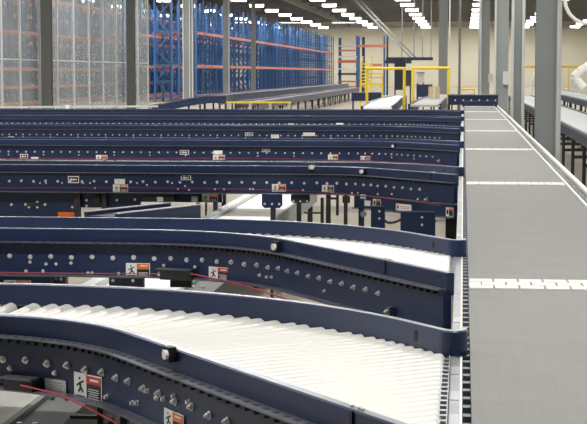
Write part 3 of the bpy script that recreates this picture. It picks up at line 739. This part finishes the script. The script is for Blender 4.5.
# navy cabinets under the curve
for x0, y0, x1, y1, Y, lab in ((371, 206.5, 384.5, 240, 12.9, 'narrow navy control cabinet under the third spur conveyor'), (400.5, 212, 435, 250, 12.35, 'wide navy control cabinet beside the main belt under the third spur')):
    a = ony(x0, y0, Y); b = ony(x1, y1, Y); b.z = 0
    t = empty('control_cabinet', (a.x, Y, 0), lab, 'cabinet')
    MB().box(a.x, b.x, Y, Y+.12, b.z, a.z).build('case', M['navy'], t)
    for u in (.3, .75):
        q = (a.x+(b.x-a.x)*.62, Y, a.z-(a.z-b.z)*u*.22); MB().cyl(q, (q[0], Y-.012, q[2]), .010, n=8).build('screw', M['steel'], t)
    MB().box(a.x+.01, b.x-.01, Y-.004, Y, a.z-.02, a.z-.015).build('lid_seam', M['navy_dk'], t)
a = ony(358.5, 199, 12.95); b = ony(364, 199, 12.95)
t = empty('leg_post', (a.x, 12.95, 0), 'dark navy post with an oval grey plate left of the narrow control cabinet', 'post')
MB().box(a.x, b.x, 12.95, 13.0, 0, a.z).build('post', M['navy_dk'], t)
q = ony(363.5, 214, 12.94); MB().cyl((q.x, 12.94, q.z), (q.x, 12.925, q.z), .026, n=14).build('oval_plate', M['deck'], t)
hose = [ony(x, y, 12.7) for x, y in ((384, 220), (387, 222.5), (392, 222.8), (398, 221), (401, 219))]
MB().tube(hose, .010, 8).build('cable', M['black'], None, True, label='black cable sagging between the two navy control cabinets', category='cable')

# ------------------------------------------------------------------ conveyors right of the main belt
def ylines(X0, X1, Ya, Yb, z, surf, label, legs=True):
    t = empty('roller_conveyor', ((X0+X1)/2, Ya, 0), label, 'conveyor', 'conveyors right of the main belt')
    rl = MB(); y = Ya
    while y < Yb: rl.cyl((X0+.04, y, z-.024), (X1-.04, y, z-.024), .024, n=7); y += .076
    rl.build('roller_bed', M[surf], t, True, kind='stuff')
    for x in (X0, X1-.04): MB().box(x, x+.04, Ya, Yb, z-.17, z+.015).build('side_frame', M['navy_dk'], t)
    for x in (X0-.012, X1+.002): MB().box(x, x+.01, Ya, Yb, z-.02, z+.02).build('edge_strip', M['ledge'], t)
    yy = Ya+.6
    while yy < Yb:
        for x in (X0+.0, X1-.05): MB().box(x, x+.05, yy, yy+.05, 0, z-.17).build('leg', M['dk'], t)
        MB().box(X0+.05, X1-.05, yy, yy+.04, .3, .35).build('cross_bar', M['dk'], t)
        yy += 2.4
    return t
ylines(1.72, 2.62, 18, 62, .79, 'zinc', 'pale roller conveyor on dark legs, nearest right of the main belt')
ylines(3.15, 4.2, 24, 70, .95, 'zinc', 'second pale roller conveyor right of the main belt')
def px_tube(pts, Y, r, label, m='duct', name='duct', cat='duct'):
    q = [ony(x, y, Y) for x, y in pts]
    t = empty(name, q[-1], label, cat)
    MB().tube(q, r, 12).build('pipe', M[m], t, True)
    for i in (0, len(q)-1):
        d = (q[1]-q[0]).normalized() if i == 0 else (q[-1]-q[-2]).normalized()
        MB().cyl(q[i]-d*.02, q[i]+d*.02, r*1.2, n=12).build('collar', M['housing'], t)
px_tube([(564, -20), (564.5, -4), (566, 7), (569.5, 14), (575, 19.5), (582, 23), (600, 25)], 40, .045, 'curved white pipe under the roof at the upper right corner')
px_tube([(606, 60), (590, 66), (580, 72), (575, 77), (578, 83), (583, 88)], 52, .16, 'thick white bent duct by the right conveyors')
px_tube([(535, 72), (532.5, 80), (530.5, 92), (529.5, 113.2)], 66, .04, 'thin white slanting pipe between the two nearest columns')
# yellow rail on the far right
a = ony(522, 67, 150); b = ony(640, 67, 150)
t = empty('yellow_rail', (a.x, 150, 0), 'long yellow guard rail in front of the back wall at the right', 'rail')
MB().box(a.x, b.x, 150, 150.15, a.z-.1, a.z+.1).build('rail', M['yellow'], t)
for i in range(6):
    x = a.x+(b.x-a.x)*i/5; MB().box(x-.06, x+.06, 150.02, 150.13, 0, a.z-.1).build('post', M['yellow'], t)

# ------------------------------------------------------------------ yellow goalpost frames and the steps
def goal(x0, x1, ytop, Y, label):
    a = ony(x0, ytop, Y); b = ony(x1, ytop, Y); t = empty('goalpost_frame', ((a.x+b.x)/2, Y, 0), label, 'frame', 'yellow goalpost frames')
    for p in (a, b):
        MB().cyl((p.x, Y, 0), (p.x, Y, p.z), .042, n=12).build('post', M['yellow'], t, True)
        MB().cyl((p.x, Y, 0), (p.x, Y, .02), .11, n=12).build('base_plate', M['yellow'], t)
    MB().cyl((a.x-.05, Y, a.z), (b.x+.05, Y, a.z), .042, n=12).build('cross_bar', M['yellow'], t, True)
goal(367, 404.3, 68.5, 46.5, 'yellow goalpost frame over the left far conveyor')
goal(413, 448.5, 68, 48, 'yellow goalpost frame over the far conveyor carrying the cardboard box')
YS = 62
t = empty('yellow_stairs', ony(372, 93, YS), 'yellow work platform with steps and handrails behind the left goalpost', 'stairs')
def ybar(x0, y0, x1, y1, Y=YS, w_=.05, name='rail', m='yellow'):
    MB().bar(ony(x0, y0, Y), ony(x1, y1, Y), w_, w_).build(name, M[m], t)
for x0, y0, x1, y1 in ((363, 56, 361, 74), (361, 74, 360, 92), (372, 56, 371, 84), (361, 64, 371, 64)): ybar(x0, y0, x1, y1)
for y in (74, 77.5): ybar(361, y, 382.5, y)
ybar(382.5, 73.5, 382.5, 92); ybar(360.5, 84, 382.5, 84, name='platform', w_=.09); ybar(370.5, 84, 370.5, 93); ybar(372, 91.5, 382, 85, w_=.03, name='brace'); ybar(361, 85, 368, 90, w_=.03, name='brace')
for k, y in enumerate((67, 70.5, 80.5)): ybar(361.5, y, 371, y, name='step', w_=.04)
for px in (360.5, 382.5):
    p = ony(px, 84, YS); MB().box(p.x-.03, p.x+.03, YS, YS+.06, 0, p.z).build('leg', M['yellow'], t)
a, b, c = ony(458, 89, 60), ony(474.5, 89, 60), ony(474.5, 93, 60)
t = empty('yellow_handrail', (a.x, 60, 0), 'small yellow handrail behind the end of the main belt', 'rail')
MB().cyl(a, b, .035, n=10).build('rail', M['yellow'], t, True)
for p in (a, b): MB().cyl((p.x, 60, 0), (p.x, 60, p.z), .035, n=10).build('post', M['yellow'], t, True)
# far conveyors between the goalposts
def far_conv(pts0, pts1, z, label, surf='white'):
    """pale deck between two pixel polylines at height z"""
    q0 = [onz(x, y, z) for x, y in pts0]; q1 = [onz(x, y, z) for x, y in pts1]
    t = empty('far_conveyor', (q0[0].x, q0[0].y, 0), label, 'conveyor', 'far conveyors at the goalposts')
    n = len(q0); v = q0 + q1 + [p-Vector((0,0,.05)) for p in q0+q1]
    f = [(i, i+1, n+i+1, n+i) for i in range(n-1)] + [(2*n+i, 3*n+i, 3*n+i+1, 2*n+i+1) for i in range(n-1)]
    f += [(i, 2*n+i, 2*n+i+1, i+1) for i in range(n-1)] + [(n+i, n+i+1, 3*n+i+1, 3*n+i) for i in range(n-1)] + [(0, n, 3*n, 2*n), (n-1, 3*n-1, 4*n-1, 2*n-1)]
    MB().add(v, f).build('deck', M[surf], t)
    for q in (q0, q1):
        MB().sweep([(p.x, p.y) for p in q], [(-.03, z-.22), (-.03, z+.03), (.03, z+.03), (.03, z-.22)]).build('side_frame', M['navy'], t)
    for q in (q0, q1):
        for p in (q[0], q[-1]): MB().box(p.x-.03, p.x+.03, p.y-.03, p.y+.03, 0, z-.22).build('leg', M['dk'], t)
far_conv([(362, 107), (371, 102), (382, 98.5), (396, 95.5)], [(392, 107), (397, 103), (401, 99), (406, 96.5)], .80, 'white curved conveyor passing under the left yellow goalpost')
far_conv([(409, 105), (420, 99.5), (434, 94.5)], [(440, 105), (445, 99.5), (452, 94.5)], .84, 'pale conveyor with a cardboard box under the right yellow goalpost', 'zinc')
p = onz(434, 97, .88); s = p.y/FPX
t = empty('cardboard_box', (p.x, p.y, .88), 'brown cardboard box standing on the far conveyor under the goalpost', 'box')
MB().box(p.x-5.6*s, p.x+5.6*s, p.y, p.y+.45, .845, .845+11*s).build('carton', M['card'], t)
MB().box(p.x-.5*s, p.x+.5*s, p.y-.006, p.y, .845, .845+11*s).build('tape', M['housing'], t)
for sx in (-1, 1):
    MB().bar((p.x+sx*2.8*s, p.y+.22, .845+11*s+.012), (p.x+sx*5.4*s, p.y+.22, .845+11*s+.03), .44, .008).build('flap', M['card'], t)
# navy machinery boxes behind
for i, (x0, y0, x1, y1, Y, m, lab) in enumerate(((352, 93, 381, 101, 56, 'navy', 'navy machine cover behind the left goalpost'), (416.5, 85, 432, 97, 62, 'navy', 'navy machine cover behind the cardboard box'),
        (394.5, 59, 405.5, 90, 75, 'navy_dk', 'tall dark machine cabinet between the goalposts'), (404, 71, 411, 86, 70, 'dk', 'small dark machine with yellow guards between the goalposts'),
        (417, 73, 424, 83, 68, 'lightcol', 'pale panel box behind the right goalpost'), (448, 95.5, 498, 105, 44.5, 'navy', 'navy cross conveyor closing the end of the main belt'))):
    a = ony(x0, y0, Y); b = ony(x1, y1, Y)
    t = empty('machine_cover', (a.x, Y, 0), lab, 'machine', 'far machines')
    MB().box(a.x, b.x, Y, Y+.5, b.z, a.z).build('case', M[m], t)
    MB().box(a.x-.02, b.x+.02, Y-.03, Y+.53, a.z, a.z+.03).build('top_edge', M['ledge'] if m == 'navy' else M['dk'], t)
    for x in (a.x, b.x-.06): MB().box(x, x+.06, Y+.1, Y+.16, 0, b.z).build('leg', M['dk'], t)
    if i == 5:
        for k in range(6): MB().cyl((a.x+.2+k*.22, Y, (a.z+b.z)/2), (a.x+.2+k*.22, Y-.02, (a.z+b.z)/2), .025, n=8).build('bolt', M['steel'], t)
# overhead track with hanger rods and the sloping brace
a = ony(386, 58.5, 90); b = ony(433, 58.5, 90)
t = empty('overhead_track', (a.x, 90, a.z), 'dark overhead track hung on thin rods in front of the back wall', 'track')
MB().box(a.x, b.x, 90, 90.3, a.z-.10, a.z+.07).build('track', M['navy_dk'], t)
for px in (402, 414, 422.5, 431):
    p = ony(px, 58, 90.15); MB().cyl((p.x, 90.15, a.z+.07), (p.x, 90.15, ZC), .03, n=8).build('hanger', M['beam'], t)
for px in (389, 397, 408): p = ony(px, 60, 90.1); MB().box(p.x-.25, p.x+.2, 90.05, 90.25, a.z-.28, a.z-.10).build('drive_unit', M['dk'], t)
p0, p1 = ony(352, -3, 110), ony(413, 60, 110)
p0 = p1 + (p0-p1)*((ZC-p1.z)/(p0.z-p1.z))
t = empty('sloping_conduit', p1, 'grey sloping beam coming down from the roof above the yellow steps', 'beam')
for o in (0, .32): MB().bar(p0+Vector((o, o, 0)), p1+Vector((o, o, 0)), .13, .13).build('rail', M['beam'] if o else M['grey'], t)
for u in (.2, .5, .8): MB().bar(p0.lerp(p1, u), p0.lerp(p1, u)+Vector((.32, .32, 0)), .08, .08).build('tie', M['beam'], t)

# ------------------------------------------------------------------ far-left conveyors
def yconv(X, W, Ya, Yb, z, label, hgt=.3):
    t = empty('far_conveyor', (X, Ya, 0), label, 'conveyor', 'far conveyors at the left')
    MB().box(X, X+W, Ya, Yb, z-.06, z-.02).build('belt', M['deck'], t)
    for x in (X-.05, X+W): MB().box(x, x+.05, Ya, Yb, z-hgt, z).build('side_frame', M['navy'], t)
    for x in (X-.06, X+W-.01): MB().box(x, x+.07, Ya, Yb, z, z+.03).build('edge_strip', M['ledge'], t)
    y = Ya+.5
    while y < Yb:
        for x in (X, X+W-.06): MB().box(x, x+.06, y, y+.06, 0, z-hgt).build('leg', M['dk'], t)
        y += 3.2
yconv(-9.7, .8, 58, 124, .82, 'long navy conveyor running away in front of the blue racks', .32)
yconv(-7.4, .7, 52, 105, .70, 'grey conveyor running away beside the yellow barrier', .22)
# the hump: rising conveyor section
t = empty('incline_conveyor', ony(150, 107, 50), 'navy conveyor rising to a hump left of the yellow barrier', 'conveyor')
q = [ony(x, y, 50) for x, y in ((148, 106), (166, 103.5), (188, 99), (204, 96.3), (226, 96))]
v = [];
for dy in (0, .8):
    v += [p+Vector((0, dy, 0)) for p in q] + [p+Vector((0, dy, -.22)) for p in q]
n = len(q)
f = [(i, i+1, n+i+1, n+i) for i in range(n-1)]+[(2*n+i, 3*n+i, 3*n+i+1, 2*n+i+1) for i in range(n-1)]+[(i, 2*n+i, 2*n+i+1, i+1) for i in range(n-1)]+[(n+i, n+i+1, 3*n+i+1, 3*n+i) for i in range(n-1)]+[(0, n, 3*n, 2*n), (n-1, 3*n-1, 4*n-1, 2*n-1)]
MB().add(v, f).build('side_frame', M['navy'], t)
for i in range(n-1): MB().bar(q[i]+Vector((0, -.01, .01)), q[i+1]+Vector((0, -.01, .01)), .03, .03).build('edge_strip', M['ledge'], t)
for p in q: MB().box(p.x-.03, p.x+.03, 50.1, 50.16, 0, p.z-.2).build('leg', M['dk'], t)
# yellow barrier
a = ony(226, 102.3, 47); b = ony(291, 102, 47)
t = empty('yellow_barrier', (a.x, 47, 0), 'low yellow barrier rail in front of the long navy conveyor', 'barrier')
MB().box(a.x, b.x, 47, 47.08, a.z-.025, a.z+.025).build('rail', M['yellow'], t)
for px in (228, 250, 270, 289):
    p = ony(px, 102, 47); MB().box(p.x-.04, p.x+.04, 47.02, 47.07, 0, a.z-.025).build('post', M['lightcol'], t)
# pale rail at the left in front of the partition
a = ony(-40, 107.3, 41.5); b = ony(158, 106.3, 41.5)
t = empty('guard_barrier', (a.x, 41.5, 0), 'pale horizontal guard rail in front of the mesh partition', 'rail')
MB().bar(a, b, .05, .05).build('rail', M['lightcol'], t)
for px in (-10, 30, 67, 115, 150):
    p = ony(px, 107.2, 41.5); MB().box(p.x-.04, p.x+.04, 41.46, 41.54, 0, p.z).build('post', M['grey'], t)
for px, ww in ((67.5, 4), (103, 6), (110, 6), (122, 4)):
    p = ony(px, 111 if px > 70 else 107, 41.4); s = 41.4/FPX
    MB().box(p.x-ww*s/2, p.x+ww*s/2, 41.38, 41.44, p.z-.05, p.z+.05).build('clip', M['sticker'], t)
